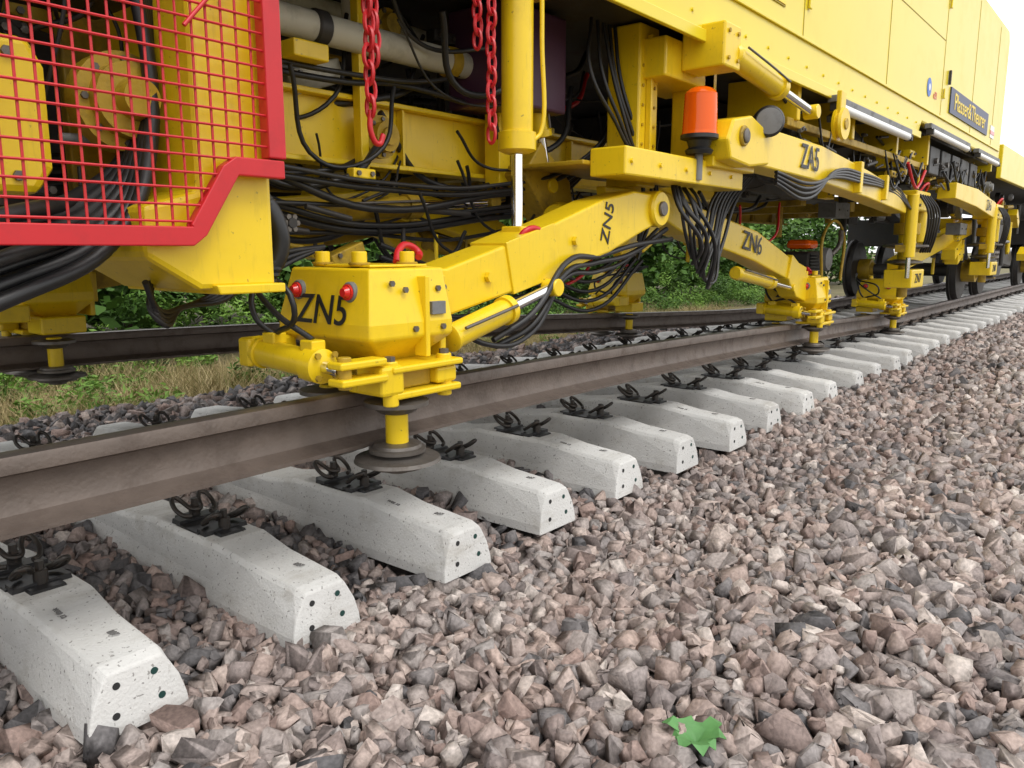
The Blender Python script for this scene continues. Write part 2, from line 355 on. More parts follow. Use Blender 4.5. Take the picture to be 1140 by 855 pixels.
for x in (5.0,8.65): 
    box('door_handle',(x+.12,1.775,1.55),(x+.15,1.797,1.68),DRK,.004)
    for z in(1.4,2.2): box('hinge',(x-.05,1.782,z),(x-.01,1.7965,z+.09),YELH,.004)
bolts('sill_rivets',[(2.9+.3*i,1.80,1.08) for i in range(17)],(0,-1,0),.009,YELH)
box('maker_sign_panel',(8.9,1.787,1.31),(10.95,1.7985,1.55),NAVY,0)
text('maker_sign_text','Plasser&Theurer',(9.92,1.785,1.43),.225,YTX,sx=1.12)
cyl('blue_round_sticker',(8.05,1.795,1.42),(8.05,1.799,1.42),.08,BLU,24); cyl('blue_round_sticker_centre',(8.05,1.7925,1.42),(8.05,1.7945,1.42),.03,WHT,24)
text('red_sticker','e21',(8.3,1.797,1.38),.09,RLN)
box('white_sticker',(11.2,1.794,1.32),(11.45,1.799,1.46),WHT,0); box('red_sticker_bar',(11.2,1.790,1.36),(11.45,1.7935,1.40),RLN,0)
box('warning_label',(4.15,1.794,1.33),(4.6,1.7985,1.43),SEAM,0); box('warning_label_face',(4.16,1.790,1.34),(4.59,1.7935,1.42),YTX,0); text('warning_label_text','Lebensgefahr\nSpannung',(4.37,1.788,1.38),.035,TXT)
for i,(a,b,z) in enumerate([(5.4,7.35,.93),(8.0,9.8,1.06),(10.3,11.7,1.06)]):
    box('strip_lamp_housing',(a,1.74,z),(b,1.80,z+.045),GRY,.006); cyl('strip_lamp_tube',(a+.03,1.76,z-.018),(b-.03,1.76,z-.018),.03,WHT,16)
    for x in (a+.02,b-.06): box('strip_lamp_cap',(x,1.727,z-.05),(x+.04,1.79,z-.001),DRK,.004)
box('deck_left',(-3,1.95,1.15),(2.7,4.8,1.22),DRK)
box('deck_side_beam',(1.35,1.98,.98),(2.7,2.1,1.148),YELD)
box('far_side_wall',(-3,4.55,.45),(12,4.6,1.05),DRK)
# --- main frame beams
def ibeam(name,x0,x1,y,z0,z1,m,w=.12,t=.02):
    box(name+'_web',(x0,y+w/2-.008,z0+t),(x1,y+w/2+.008,z1-t),m,.002); box(name+'_top_flange',(x0,y,z1-t),(x1,y+w,z1),m,.004); box(name+'_bottom_flange',(x0,y,z0),(x1,y+w,z0+t),m,.004)
    x=x0+.3
    while x<x1: box(name+'_stiffener',(x,y+.012,z0+t+.002),(x+.012,y+w/2-.01,z1-t-.002),m,.001); x+=.62
ibeam('main_frame_beam',-1,5.5,2.55,.33,.60,YEL); ibeam('main_frame_beam_far',-1,11,4.1,.33,.60,YELD)
for x in (1.5,2.75,3.5,4.6,6,7.5,9,10.5): box('cross_member',(x,2.68,.40),(x+.14,4.08,.56),YELD)
lathe('pivot_boss',(2.25,2.545,.45),(2.25,2.47,.45),[(0,.085),(.3,.085),(.31,.06),(.8,.06),(.81,.035),(1,.035)],YELD)
bolts('pivot_boss_bolt',[(2.25+.07*math.cos(a),2.52,.45+.07*math.sin(a)) for a in np.arange(0,6.28,.785)],(0,-1,0),.009)
box('hanger_plate',(2.12,2.5,.30),(2.16,2.545,.95),YEL,.004); box('hanger_plate',(2.9,2.45,.30),(2.98,2.54,.98),YEL,.004)
tube('frame_conduit',[(-.5,2.53,.63),(1.4,2.53,.635),(2.05,2.5,.63),(2.3,2.5,.66),(2.8,2.5,.64)],.012,BLK); tube('frame_conduit',[(-.5,2.50,.66),(1.4,2.5,.66),(2.05,2.47,.655),(2.5,2.48,.70),(2.8,2.5,.8)],.010,BLK)
cyl('cream_pipe',(1.2,2.5,.80),(3.0,2.5,.80),.055,CRM); cyl('cream_pipe_clamp',(1.9,2.5,.80),(1.96,2.5,.80),.064,DRK); cyl('cream_pipe_clamp',(2.6,2.5,.80),(2.66,2.5,.80),.064,YELD)
cyl('cream_pipe',(1.2,2.75,.98),(3.2,2.75,.93),.045,CRM)
box('control_box',(2.72,2.25,.62),(3.15,2.6,1.04),PUR,.012); box('junction_box',(1.75,2.4,.66),(1.9,2.5,.72),YEL)
beam('link_arm',[(1.9,2.9,.16,.09),(2.6,2.85,.22,.12),(3.1,2.8,.12,.16),(3.5,2.75,-.05,.14)],.12,YEL)
beam('link_arm_lower',[(1.6,3.4,-.02,.12),(2.6,3.3,.1,.15),(3.6,3.2,.28,.12)],.1,YELD)
beam('link_arm_rear',[(2.3,3.1,.28,.14),(2.75,3.05,.12,.16),(3.0,3.0,-.12,.12),(3.4,3.0,-.2,.10)],.1,YEL)
hyd('inner_cylinder',(1.65,2.6,.12),(2.9,2.5,.22),.05,.65,YELD)
hyd('inner_cylinder_lower',(2.9,3.0,.05),(4.0,2.9,-.12),.06,.6,YELD)
hyd('inner_cylinder_upper',(3.0,2.35,.85),(3.15,2.35,.30),.05,.6,YEL)
beam('inner_bracket',[(3.0,2.4,.42,.20),(3.2,2.4,.25,.26),(3.3,2.4,.05,.14)],.14,YELD)
lathe('orange_accumulator',(3.35,2.3,.05),(3.05,2.25,.16),[(0,.04),(.1,.085),(.85,.085),(1,.05)],YEL)
# --- vertical lifting cylinder
lathe('lifting_cylinder_barrel',(2.50,2.02,1.2),(2.50,2.02,.37),[(0,.062),(.02,.062),(.9,.062),(.905,.075),(.985,.075),(1,.05)],YEL,32)
cyl('lifting_cylinder_rod',(2.50,2.02,.37),(2.50,2.02,.06),.023,CHR)
tube('lifting_cylinder_pipe',[(2.56,1.95,1.15),(2.565,1.95,.8),(2.56,1.95,.45),(2.53,1.96,.42)],.009,YEL)
box('lifting_cylinder_fork',(2.46,1.97,.03),(2.54,2.07,.09),YEL); tube('red_shackle',[(2.42,1.95,.03),(2.44,1.93,.07),(2.52,1.92,.07),(2.55,1.94,.03)],.012,RED)
def chain(name,x,y,z0,z1,m):
    vs=[];fs=[];z=z0;i=0;n=12;k=6
    while z<z1:
        jx=.004*math.sin(i*1.7); 
        for a in range(n):
            t=2*math.pi*a/n; cx=.018*math.cos(t); cz=.034*math.sin(t); nx,nz=math.cos(t),math.sin(t)
            for b in range(k):
                s=2*math.pi*b/k; u=cx+nx*.007*math.cos(s); w=cz+nz*.007*math.cos(s); v=.007*math.sin(s)
                vs.append((x+jx+(u if i%2 else v),y+(v if i%2 else u),z+w))
        o=i*n*k
        for a in range(n):
            for b in range(k): fs.append((o+a*k+b,o+((a+1)%n)*k+b,o+((a+1)%n)*k+(b+1)%k,o+a*k+(b+1)%k))
        z+=.050;i+=1
    mk(name,vs,fs,m,0,True)
chain('red_chain',1.72,1.98,.44,1.16,RED); chain('red_chain_loop',1.76,2.0,.60,1.16,RED); chain('red_chain_second',2.30,1.98,.42,1.16,RED); chain('red_chain_second_loop',2.27,2.02,.75,1.16,RED)
tube('chain_hook',[(1.72,1.98,.43),(1.72,1.98,.36),(1.75,1.98,.33),(1.77,1.98,.36)],.009,RED)
# --- ZN5 arm
beam('boom_arm',[(1.84,2.0,-.145,.17),(2.0,2.0,-.145,.165),(2.45,2.0,-.045,.19),(3.0,2.0,.10,.235),(3.25,2.0,.165,.20),(3.45,2.0,.19,.13)],.17,YEL,.01)
beam('boom_wear_plate',[(2.32,2.0,-.073,.20),(2.62,2.0,.0,.215)],.186,YEL,.004)
cyl('boom_end_boss',(3.44,1.89,.19),(3.44,2.11,.19),.085,YEL); cyl('boom_end_pin',(3.44,1.875,.19),(3.44,2.125,.19),.035,STL)
prism('boom_side_plate',[(1.80,-.05),(1.95,-.06),(1.99,-.2),(1.93,-.27),(1.80,-.27)],1.905,1.912,YEL,.003)
bolts('boom_bolts',[(1.87,1.905,-.09),(1.93,1.905,-.12),(1.87,1.905,-.2)],(0,-1,0),.014)
for x,z in ((2.2,-.10),(2.75,.035)): bolts('boom_plug',[(x,1.914,z)],(0,-1,0),.02,YEL)
text('arm_label','ZN5',(3.0,1.9125,.115),.095,TXT,(.25,0,.97),(-.97,0,.25))
hyd('clamp_tilt_cylinder',(1.93,1.86,-.30),(2.55,1.88,-.15),.05,.55)
tube('arm_hose',[(2.2,1.89,-.33),(2.4,1.86,-.24),(2.65,1.88,-.05),(2.95,1.93,-.03),(3.3,1.95,.02),(3.6,1.92,.05)],.012,BLK)
tube('arm_hose',[(2.25,1.92,-.36),(2.45,1.9,-.29),(2.66,1.9,-.10),(2.95,1.95,-.06),(3.3,1.97,-.02),(3.6,1.95,.1)],.012,BLK)
tube('arm_hose',[(1.95,1.92,-.22),(2.15,1.88,-.34),(2.45,1.9,-.32),(2.7,1.93,-.12),(3.0,1.97,-.10),(3.3,2.0,-.05),(3.6,2.0,.1)],.010,BLK)
# --- rail clamps
def clamp(tag,x0,side,label,lab2=None):
    yr=ry(x0) if side>0 else 2*YC-ry(x0); zt=rz(x0)+.172
    W=lambda a,b,c:(x0+a,yr+side*b,zt+c)
    def B(nm,lo,hi,m,bv=.006):
        a=W(*lo);b=W(*hi); box(tag+nm,tuple(min(a[i],b[i]) for i in range(3)),tuple(max(a[i],b[i]) for i in range(3)),m,bv)
    lv=[(.395,-.115,.19,-.19,.19),(.23,-.15,.20,-.225,.225),(.185,-.15,.20,-.225,.225),(.10,-.02,.13,-.12,.12)]
    vs=[];fs=[]
    for z,a,b,c,d in lv: vs+=[W(a,c,z),W(b,c,z),W(b,d,z),W(a,d,z)]
    for i in range(3):
        for k in range(4): fs.append((4*i+k,4*i+(k+1)%4,4*i+4+(k+1)%4,4*i+4+k))
    fs+= [(0,1,2,3),(12,13,14,15)]
    mk(tag+'_housing',vs,fs,YEL,.008,seg=3)
    B('_top_cover',(-.07,-.14,.397),(.17,.14,.405),YEL,.003)
    for (a,b) in((-.06,-.08),(-.06,.10),(.12,-.1)): cyl(tag+'_lifting_knob',W(a,b,.40),W(a,b,.445),.024,YEL); cyl(tag+'_knob_ring',W(a,b,.405),W(a,b,.412),.034,YELD)
    B('_side_rib',(.07,-.234,.12),(.088,-.18,.37),YEL,.003); B('_side_cheek',(.198,-.17,.10),(.225,.16,.37),YEL); B('_side_cheek_block',(.228,-.14,.17),(.27,.10,.33),YEL)
    bolts(tag+'_cheek_bolts',[W(.212,-.172,.33),W(.212,-.172,.26),W(.212,-.172,.18)],(0,-1,0),.009,STL)
    bolts(tag+'_face_bolts',[W(.15,-.205,.33),W(.0,-.215,.33),W(.15,-.226,.21),W(.03,-.226,.21),W(-.05,-.21,.35)],(0,-1,0),.010,STL)
    B('_data_plate',(.10,-.2325,.25),(.16,-.20,.29),GRY,.001)
    for b in(-.12,.13):
        lathe(tag+'_red_lamp',W(-.132,b,.325),W(-.162,b,.325),[(0,.024),(.5,.024),(.51,.019),(1,.013)],RLN,20); cyl(tag+'_lamp_bezel',W(-.11,b,.325),W(-.140,b,.325),.031,GRY)
    tube(tag+'_red_lever',[W(.12,-.05,.41),W(.16,-.02,.45),W(.22,.0,.465),W(.26,-.01,.44),W(.24,-.03,.425)],.012,RED)
    B('_swivel_upper_plate',(-.10,-.27,.088),(.20,-.02,.108),YEL,.006); B('_swivel_lower_plate',(-.08,-.26,.005),(.20,-.03,.027),YEL,.006)
    B('_swivel_block',(-.04,-.22,.029),(.10,-.06,.086),YELD,.006); B('_swivel_nose',(-.14,-.262,.02),(-.05,-.14,.112),YEL,.012)
    B('_swivel_stub',(.10,-.25,.032),(.19,-.18,.084),YEL,.01)
    for a,b in((.16,-.22),(-.085,-.235),(.16,-.07)): cyl(tag+'_swivel_pin',W(a,b,-.014),W(a,b,.122),.024,YEL); bolts(tag+'_pin_head',[W(a,b,.122)],(0,0,1),.016)
    bolts(tag+'_swivel_bolts',[W(-.02,-.262,.098),W(.06,-.262,.098)],(0,-1,0),.007)
    B('_inner_jaw',(-.08,.05,.02),(.14,.24,.11),YEL,.01)
    lathe(tag+'_cross_cylinder',W(-.25,.20,.135),W(-.25,-.14,.115),[(0,.03),(.02,.05),(.12,.05),(.125,.043),(.8,.043),(.805,.052),(.97,.052),(1,.03)],YEL)
    cyl(tag+'_cross_rod',W(-.25,-.14,.115),W(-.25,-.21,.11),.019,CHR); B('_cross_lug',(-.29,-.27,.07),(-.12,-.20,.092),YEL,.006);B('_cross_lug_upper',(-.29,-.265,.118),(-.12,-.20,.14),YEL,.006); cyl(tag+'_cross_pin',W(-.255,-.235,.06),W(-.255,-.235,.152),.02,YELD)
    B('_cross_lug_far',(-.30,.17,.09),(-.12,.23,.18),YEL,.01); B('_cross_port_block',(-.27,-.11,.155),(-.22,-.05,.19),YEL,.005); B('_cross_port_block_rear',(-.27,.08,.165),(-.22,.14,.20),YEL,.005)
    bolts(tag+'_cyl_bolts',[W(-.28,-.145,.15),W(-.22,-.145,.15),W(-.28,-.145,.085),W(-.22,-.145,.085)],(0,-1,0),.010,YELD)
    for sgn in(-1,1):
        y=sgn*.165
        cyl(tag+'_roller_shaft',W(0,y,.0),W(0,y,-.19),.036,YEL)
        lathe(tag+'_roller_collar',W(0,y,-.008),W(0,y,-.055),[(0,.07),(.15,.102),(.45,.102),(.55,.078),(.7,.07),(.9,.06),(1,.05)],STL,36)
        lathe(tag+'_roller_flange',W(0,y,-.150),W(0,y,-.245),[(0,.045),(.05,.075),(.15,.078),(.18,.09),(.30,.09),(.34,.07),(.42,.08),(.5,.134),(.62,.138),(.68,.1),(.82,.09),(.85,.05),(1,.04)],STL,44)
    for i in range(3):
        tube(tag+'_hose',[W(-.245,.11-.19*(i%2),.19),W(-.29,.14-.1*i,.25+.02*i),W(-.26,.18,.34+.03*i),W(-.1,.25,.40+.02*i),W(.1,.3,.46)],.009,BLK)
    if label:
        text(tag+'_label',label,(x0-.1475,yr+.0,zt+.265),.13,TXT,(0,-1,0),(.21,0,1))
    if lab2: text(tag+'_front_label',lab2,W(.04,-.237,.255),.09,TXT)
clamp('clamp',1.66,1,'ZN5')
clamp('far_clamp',1.66,-1,None)
clamp('second_clamp',6.75,1,'ZN6')
clamp('far_second_clamp',6.75,-1,None)
clamp('third_clamp',9.9,1,None,'ZN7')
beam('far_boom_arm',[(1.84,4.6,-.145,.17),(2.45,4.6,-.045,.19),(3.45,4.6,.19,.15)],.17,YELD)
# --- ZN6 arm
beam('second_boom_arm',[(3.75,2.25,.30,.13),(4.2,2.22,.17,.18),(5.2,2.22,.02,.20),(6.1,2.33,-.14,.17),(6.65,2.38,-.22,.15)],.16,YEL,.01)
text('second_arm_label','ZN6',(5.12,2.132,.035),.17,TXT,(1,.0,-.15),(.15,0,1))
hyd('second_arm_cylinder',(4.9,2.15,-.15),(6.2,2.25,-.30),.045,.6)
beam('second_leg',[(6.1,2.3,-.13,.2),(6.35,2.32,-.25,.26),(6.75,2.36,-.35,.2)],.14,YEL)
# --- mast, platform, beacon
box('mast_column',(3.42,2.02,.30),(3.60,2.20,1.05),YEL,.01); box('mast_column',(3.85,1.9,.36),(3.97,2.08,1.05),YEL,.01)
box('mast_rib',(3.48,1.99,.40),(3.50,2.018,1.0),YEL,.002); bolts('mast_bolts',[(3.45,2.02,.5+.09*i) for i in range(5)]+[(3.56,2.02,.5+.09*i) for i in range(5)],(0,-1,0),.008,YELD)
prism('mast_gusset',[(3.3,.30),(3.62,.30),(3.62,-.02),(3.5,-.06),(3.36,.06)],2.12,2.18,YEL)
prism('mast_gusset_second',[(3.6,.32),(3.95,.32),(3.9,.05),(3.75,-.02),(3.62,.1)],2.16,2.22,YEL)
box('platform_beam',(2.95,1.80,.31),(4.15,1.98,.43),YEL,.008); box('platform_lip',(3.7,1.76,.40),(4.2,1.82,.45),YEL,.006); box('platform_plate',(2.9,1.98,.36),(4.3,2.4,.38),YELD)
bolts('platform_bolts',[(3.0+i*.25,1.80,.37) for i in range(5)],(0,-1,0),.011,YEL)
lathe('beacon_base',(3.62,1.80,.45),(3.62,1.80,.54),[(0,.06),(.2,.068),(.35,.05),(.7,.06),(.8,.090),(1,.090)],BLK,28)
lathe('beacon_lens',(3.62,1.80,.541),(3.62,1.80,.76),[(0,.086)]+[(.05+.80*i/24,(.084-.007*(i/24))-(.0015 if i%2 else 0)) for i in range(25)]+[(.90,.070),(.96,.054),(1,.03)],ORG,28)
lathe('beacon_stalk',(3.62,1.80,.33),(3.62,1.80,.45),[(0,.02),(1,.02)],GRY)
hyd('slewing_cylinder',(3.75,1.72,.92),(4.9,1.72,.80),.06,.55); box('slew_bracket',(3.6,1.68,.84),(3.78,1.9,1.04),YEL,.01); bolts('slew_bolts',[(3.64,1.68,.88),(3.74,1.68,.88),(3.64,1.68,1.0),(3.74,1.68,1.0)],(0,-1,0),.010,YELD)
box('slew_bracket_inner',(3.45,1.9,.80),(4.0,2.2,.98),YEL,.01)
lathe('work_lamp',(4.25,1.74,.66),(4.12,1.66,.65),[(0,.05),(.3,.075),(.9,.08),(1,.07)],BLK); cyl('work_lamp_lens',(4.118,1.658,.65),(4.11,1.654,.65),.066,GRY)
lathe('yellow_sheave',(5.35,1.72,.78),(5.35,1.66,.78),[(0,.095),(.3,.1),(.35,.08),(.65,.08),(.7,.1),(1,.095)],YEL); box('sheave_hanger',(5.3,1.68,.80),(5.4,1.71,.98),YEL)
cyl('sheave_hub',(5.35,1.65,.78),(5.35,1.74,.78),.035,YELD)
# --- ZA5 arm
prism('upper_arm_head',[(3.68,.52),(3.74,.62),(3.95,.66),(4.15,.61),(4.2,.44),(3.95,.41),(3.72,.43)],1.68,1.88,YEL,.012)
cyl('upper_arm_pin',(3.85,1.665,.55),(3.85,1.90,.55),.05,YELD); cyl('upper_arm_pin_cap',(3.85,1.655,.55),(3.85,1.67,.55),.035,STL)
beam('upper_arm',[(4.05,1.78,.53,.20),(5.2,1.83,.53,.22),(6.6,1.93,.495,.20),(8.3,2.05,.42,.17)],.17,YEL,.01)
text('upper_arm_label','ZA5',(4.95,1.726,.535),.20,TXT,(1,.043,.0),(0,0,1))
for i in range(4): tube('upper_arm_hose',[(4.4,1.72,.42-.02*i),(4.75,1.68,.38-.03*i),(5.4,1.72,.46+.012*i),(6.2,1.78,.48+.02*i),(7.2,1.88,.50+.015*i),(8.0,1.95,.46+.02*i),(8.4,1.95,.38)],.011,BLK)
for i in range(3): tube('upper_arm_pipe',[(5.0,1.80+.04*i,.66),(6.5,1.9+.04*i,.62),(7.6,1.98+.04*i,.57),(8.3,2.03+.04*i,.56)],.009,STL)
box('hose_clip',(6.1,1.76,.40),(6.16,1.83,.62),YEL); box('hose_clip',(7.1,1.84,.40),(7.16,1.92,.60),YEL)
def legclamp(x,y,zt,label):
    box('leg_head',(x-.3,y-.14,zt-.05),(x+.25,y+.14,zt+.14),YEL,.015); cyl('leg_column',(x,y,zt-.05),(x,y,zt-.55),.07,YEL)
    lathe('leg_spring_drum',(x,y,zt-.16),(x,y,zt-.28),[(0,.08),(.05,.12),(.95,.12),(1,.08)],YELD)
    lathe('leg_disc',(x,y,zt-.36),(x,y,zt-.42),[(0,.10),(.3,.21),(.6,.21),(1,.09)],STL); lathe('leg_disc',(x,y,zt-.52),(x,y,zt-.58),[(0,.08),(.3,.17),(.6,.17),(1,.07)],STL)
    box('leg_foot',(x-.22,y-.13,zt-.80),(x+.28,y+.13,zt-.62),YEL,.012); cyl('leg_foot_pin',(x,y,zt-.55),(x,y,zt-.9),.05,YELD)
    cyl('leg_side_cylinder',(x-.28,y-.1,zt-.5),(x-.28,y-.1,zt+.1),.055,YEL); cyl('leg_side_rod',(x-.28,y-.1,zt-.7),(x-.28,y-.1,zt-.5),.022,CHR)
    cyl('leg_side_cylinder',(x+.3,y-.05,zt-.35),(x+.3,y-.05,zt+.02),.06,YEL); cyl('leg_side_cylinder',(x+.45,y+.05,zt-.5),(x+.45,y+.05,zt+.05),.05,YEL)
    lathe('leg_disc',(x+.45,y+.05,zt-.36),(x+.45,y+.05,zt-.42),[(0,.08),(.3,.16),(.6,.16),(1,.07)],STL)
    box('leg_bracket',(x-.33,y-.12,zt-.45),(x+.34,y+.02,zt-.38),YELD,.006); bolts('leg_bolts',[(x-.2,y-.141,zt+.08),(x+.18,y-.141,zt+.08),(x-.2,y-.141,zt),(x+.18,y-.141,zt)],(0,-1,0),.016)
    tube('leg_red_lever',[(x-.05,y-.1,zt+.14),(x,y-.13,zt+.2),(x+.15,y-.13,zt+.21),(x+.2,y-.1,zt+.16)],.014,RED)
    for i in range(5): tube('leg_hose',[(x-.25+.1*i,y-.15,zt+.1),(x-.2+.12*i,y-.22,zt-.05),(x-.1+.1*i,y-.2,zt-.3),(x+.1*i,y-.14,zt-.45)],.011,BLK)
    if label: text('leg_label',label,(x+.03,y-.133,zt-.71),.13,TXT)
legclamp(8.75,2.05,.42,'ZN7')
beam('third_upper_arm',[(9.4,1.85,.60,.16),(10.6,1.85,.58,.2),(12.2,1.9,.50,.2)],.18,YEL); legclamp(12.6,1.95,.45,'ZN8'); text('third_arm_label','ZA6',(11.5,1.775,.53),.18,TXT)
beam('third_boom',[(10.2,2.5,-.2,.16),(11.5,2.4,.05,.2),(12.6,2.2,.3,.2)],.16,YEL)
# small engine between arms
box('motor_crankcase',(7.6,2.6,-.25),(7.95,2.9,-.02),DRK,.03); box('motor_tank',(7.62,2.62,.0),(7.9,2.85,.09),ORG,.04)
for i in range(6): box('motor_fin',(7.60,2.52,-.2+.03*i),(7.95,2.595,-.19+.03*i),GRY,.001)
lathe('motor_fan',(7.7,2.515,-.09),(7.7,2.44,-.09),[(0,.11),(.8,.10),(1,.05)],GRY); tube('motor_exhaust',[(7.9,2.5,-.05),(8.0,2.46,.05),(7.98,2.45,.18)],.025,STL)
tube('motor_frame',[(7.5,2.45,-.3),(7.5,2.45,.15),(8.05,2.45,.15),(8.05,2.45,-.3)],.014,YELD)
# --- hoses, mid machine
for i in range(7):
    z=.30-.035*i; y=2.38+.03*i; j=R.uniform(-.04,.04)
    tube('hose_run',[(.9,y,z-.05),(1.5,y,z+j+.02*(i%3)),(2.1,y,z-.06-j),(2.8,y,z+.02*(i%2)+j),(3.3,y-.1,z+.12),(3.6,y-.2,z+.45),(3.75,y-.2,1.0)],.009+.003*(i%3),BLK)
for i in range(8):
    a=i*.03; j=R.uniform(-.06,.06)
    tube('hose_loop',[(3.62+a,1.95+.02*i,.42),(3.60+a+j,1.88,.22),(3.64+a-j*.5,1.86+j,.06-.04*(i%3)),(3.82+a+j,1.9,-.05-.022*i),(4.02+a*1.2,1.95,.10+j),(4.12+a*1.4,1.95,.28),(4.3+a,1.9,.41)],.0085+.002*(i%2),BLK)
for i in range(6):
    j=R.uniform(-.05,.05)
    tube('hanging_cable',[(3.2+.05*i,2.15,1.04),(3.15+.06*i+j,2.1,.8),(3.3+.04*i,2.05,.55),(3.5+.04*i-j,2.05,.3),(3.55,2.08,.1-.03*i)],.009,BLK)
rr=random.Random(5)
for i in range(110):
    x=rr.uniform(1.3,6.5); y=rr.uniform(2.3,3.6); z=rr.uniform(.12,1.0); l=rr.uniform(.3,1.1); s=rr.uniform(.05,.35)
    tube('cable',[(x,y,z),(x+l*.3,y+.05,z-s),(x+l*.7,y-.05,z-s*.9),(x+l,y,z+rr.uniform(-.1,.1))],rr.choice([.005,.007,.009,.014]),RED if i%16==3 else BLK)
for i in range(34):
    x=rr.uniform(4.8,11.5); y=rr.uniform(1.84,1.95); z=rr.uniform(.72,.95); l=rr.uniform(.25,.7); s=rr.uniform(.05,.28)
    tube('side_cable',[(x,y,z),(x+l*.3,y-.02,z-s),(x+l*.7,y,z-s*.9),(x+l,y,z+rr.uniform(-.05,.05))],rr.choice([.007,.010,.014]),RED if i%12==3 else BLK)
for i in range(5): 
    z=.02-.05*i
    tube('low_hose',[(2.2,2.5,z),(2.6,2.45,z-.12),(3.1,2.4,z-.04),(3.5,2.3,z-.13),(3.8,2.2,z+.12)],.010,BLK)
def greebles(n,xr,yr_,zr,smin,smax,pal):
    for i in range(n):
        x=rr.uniform(*xr);y=rr.uniform(*yr_);z=rr.uniform(*zr);m=rr.choice(pal);k=rr.random();s=rr.uniform(smin,smax)
        if k<.35: box('frame_part',(x-s,y-s*.4,z-s*.35),(x+s,y+s*.4,z+s*.35),m,.006,rot=(0,rr.choice([0,0,0,12,-20,35]),0)); bolts('frame_part_bolts',[(x-s*.6,y-s*.41,z),(x+s*.6,y-s*.41,z)],(0,-1,0),.010)
        elif k<.62: cyl('pipe',(x-s*1.5,y,z),(x+s*1.5,y,z+rr.uniform(-.05,.05)),s*.16,m,14)
        elif k<.8: cyl('vertical_strut',(x,y,z-s*1.3),(x,y,z+s*1.3),s*.16,m,14)
        else:
            lathe('round_housing',(x,y,z),(x,y-s*.6,z),[(0,s*.5),(.6,s*.5),(.65,s*.35),(1,s*.3)],m,20)
            bolts('housing_bolt',[(x+s*.42*math.cos(a),y-s*.36,z+s*.42*math.sin(a)) for a in np.arange(0,6.2,1.05)],(0,-1,0),.01)
greebles(80,(1.4,4.6),(2.75,4.0),(.02,1.0),.05,.17,[YELD,YELD,DRK,DRK,DRK,GRY,YEL])
greebles(40,(1.4,3.4),(2.55,3.2),(.65,1.05),.04,.14,[DRK,DRK,DRK,GRY,CRM,YELD])
greebles(30,(1.6,5.5),(2.4,2.7),(-.05,.3),.03,.09,[DRK,YEL,GRY,YELD,DRK])
greebles(85,(4.8,12.5),(2.0,3.6),(.35,.95),.08,.26,[DRK,DRK,GRY,YELD,DRK,YEL])
greebles(80,(5.0,12),(1.86,2.0),(.55,.93),.03,.09,[DRK,YEL,GRY,YELD,DRK])
box('underfloor_tank',(5.5,2.6,.45),(8.2,3.9,1.04),DRK); 
for i in range(5): box('battery_box',(8.6+i*.5,1.86,.72),(9.0+i*.5,2.1,.98),DRK,.01); bolts('battery_latch',[(8.8+i*.5,1.86,.85)],(0,-1,0),.03)
for x in(5.0,6.1,7.3,8.4): box('floor_bracket',(x,1.84,.78),(x+.05,2.3,1.05),YEL)
box('footstep_rail',(4.9,1.86,.74),(8.4,1.92,.79),YELD)
# --- left cab / cage
CY=1.79
prism('cage_side_pillar',[(1.04,1.25),(1.245,1.25),(1.245,-.10),(1.03,-.10),(.90,-.02),(.90,.10),(1.04,.14)],1.83,2.25,YEL,.015)
prism('cage_lower_flange',[(1.06,-.088),(1.26,-.088),(1.26,-.112),(1.07,-.112)],1.81,2.3,YEL,.004)
box('cage_back_plate',(.93,2.26,.05),(1.24,2.3,1.2),YELD)
beam('cage_frame',[(-1,CY,.03,.045),(.99,CY,.03,.045),(1.005,CY,.045,.045),(1.095,CY,.185,.045),(1.115,CY,.20,.045),(1.25,CY,.20,.045)],.03,RED,.003)
box('cage_frame_post',(1.205,CY-.018,.226),(1.255,CY+.022,1.25),RED,.004)
vs=[];fs=[]
def wire(a,b,r=.0032):
    a=Vector(a);b=Vector(b);q=(b-a).to_track_quat('Z','Y').to_matrix();o=len(vs)
    for p in(a,b):
        for k in range(6): vs.append(p+q@Vector((r*math.cos(k*math.pi/3),r*math.sin(k*math.pi/3),0)))
    for k in range(6): fs.append((o+k,o+(k+1)%6,o+6+(k+1)%6,o+6+k))
zb=lambda x:.03 if x<1.0 else (.03+(x-1.0)*1.7 if x<1.1 else .2)
x=-.8
while x<1.22: wire((x,CY,zb(x)),(x+R.uniform(-.003,.003),CY,1.25)); x+=.038
z=.065
while z<1.25: wire((-.9,CY-.005,z),(1.22 if z>.2 else 1.0+(z-.03)/1.7,CY-.005,z+R.uniform(-.002,.002))); z+=.038
mk('cage_wire_mesh',vs,fs,RED,0,True)
tube('cage_stay',[(.7,CY-.01,.95),(.95,CY-.012,1.02),(1.2,CY-.01,1.2)],.006,RED); tube('cage_stay',[(1.0,CY-.012,.50),(1.1,CY-.012,.62),(1.2,CY-.012,.78)],.005,RED)
prism('cage_inner_tank',[(.3,.12),(.74,.12),(.78,.18),(.78,.40),(.75,.46),(.3,.46)],1.98,2.3,YEL,.02)
bolts('cage_tank_bolts',[(.70,1.98,.16),(.70,1.98,.42),(.5,1.98,.16),(.5,1.98,.42)],(0,-1,0),.012)
box('cage_inner_beam',(.4,2.0,.58),(1.0,2.2,.63),DRK); box('cage_inner_block',(.45,2.05,.72),(.8,2.3,.86),YELD,.02)
lathe('cage_inner_drum',(.98,2.1,.36),(.98,1.95,.36),[(0,.12),(.4,.12),(.42,.09),(.7,.09),(.72,.05),(1,.045)],YELD,32)
bolts('cage_drum_bolts',[(.98+.10*math.cos(a),2.038,.36+.10*math.sin(a)) for a in np.arange(0,6.2,.78)],(0,-1,0),.009)
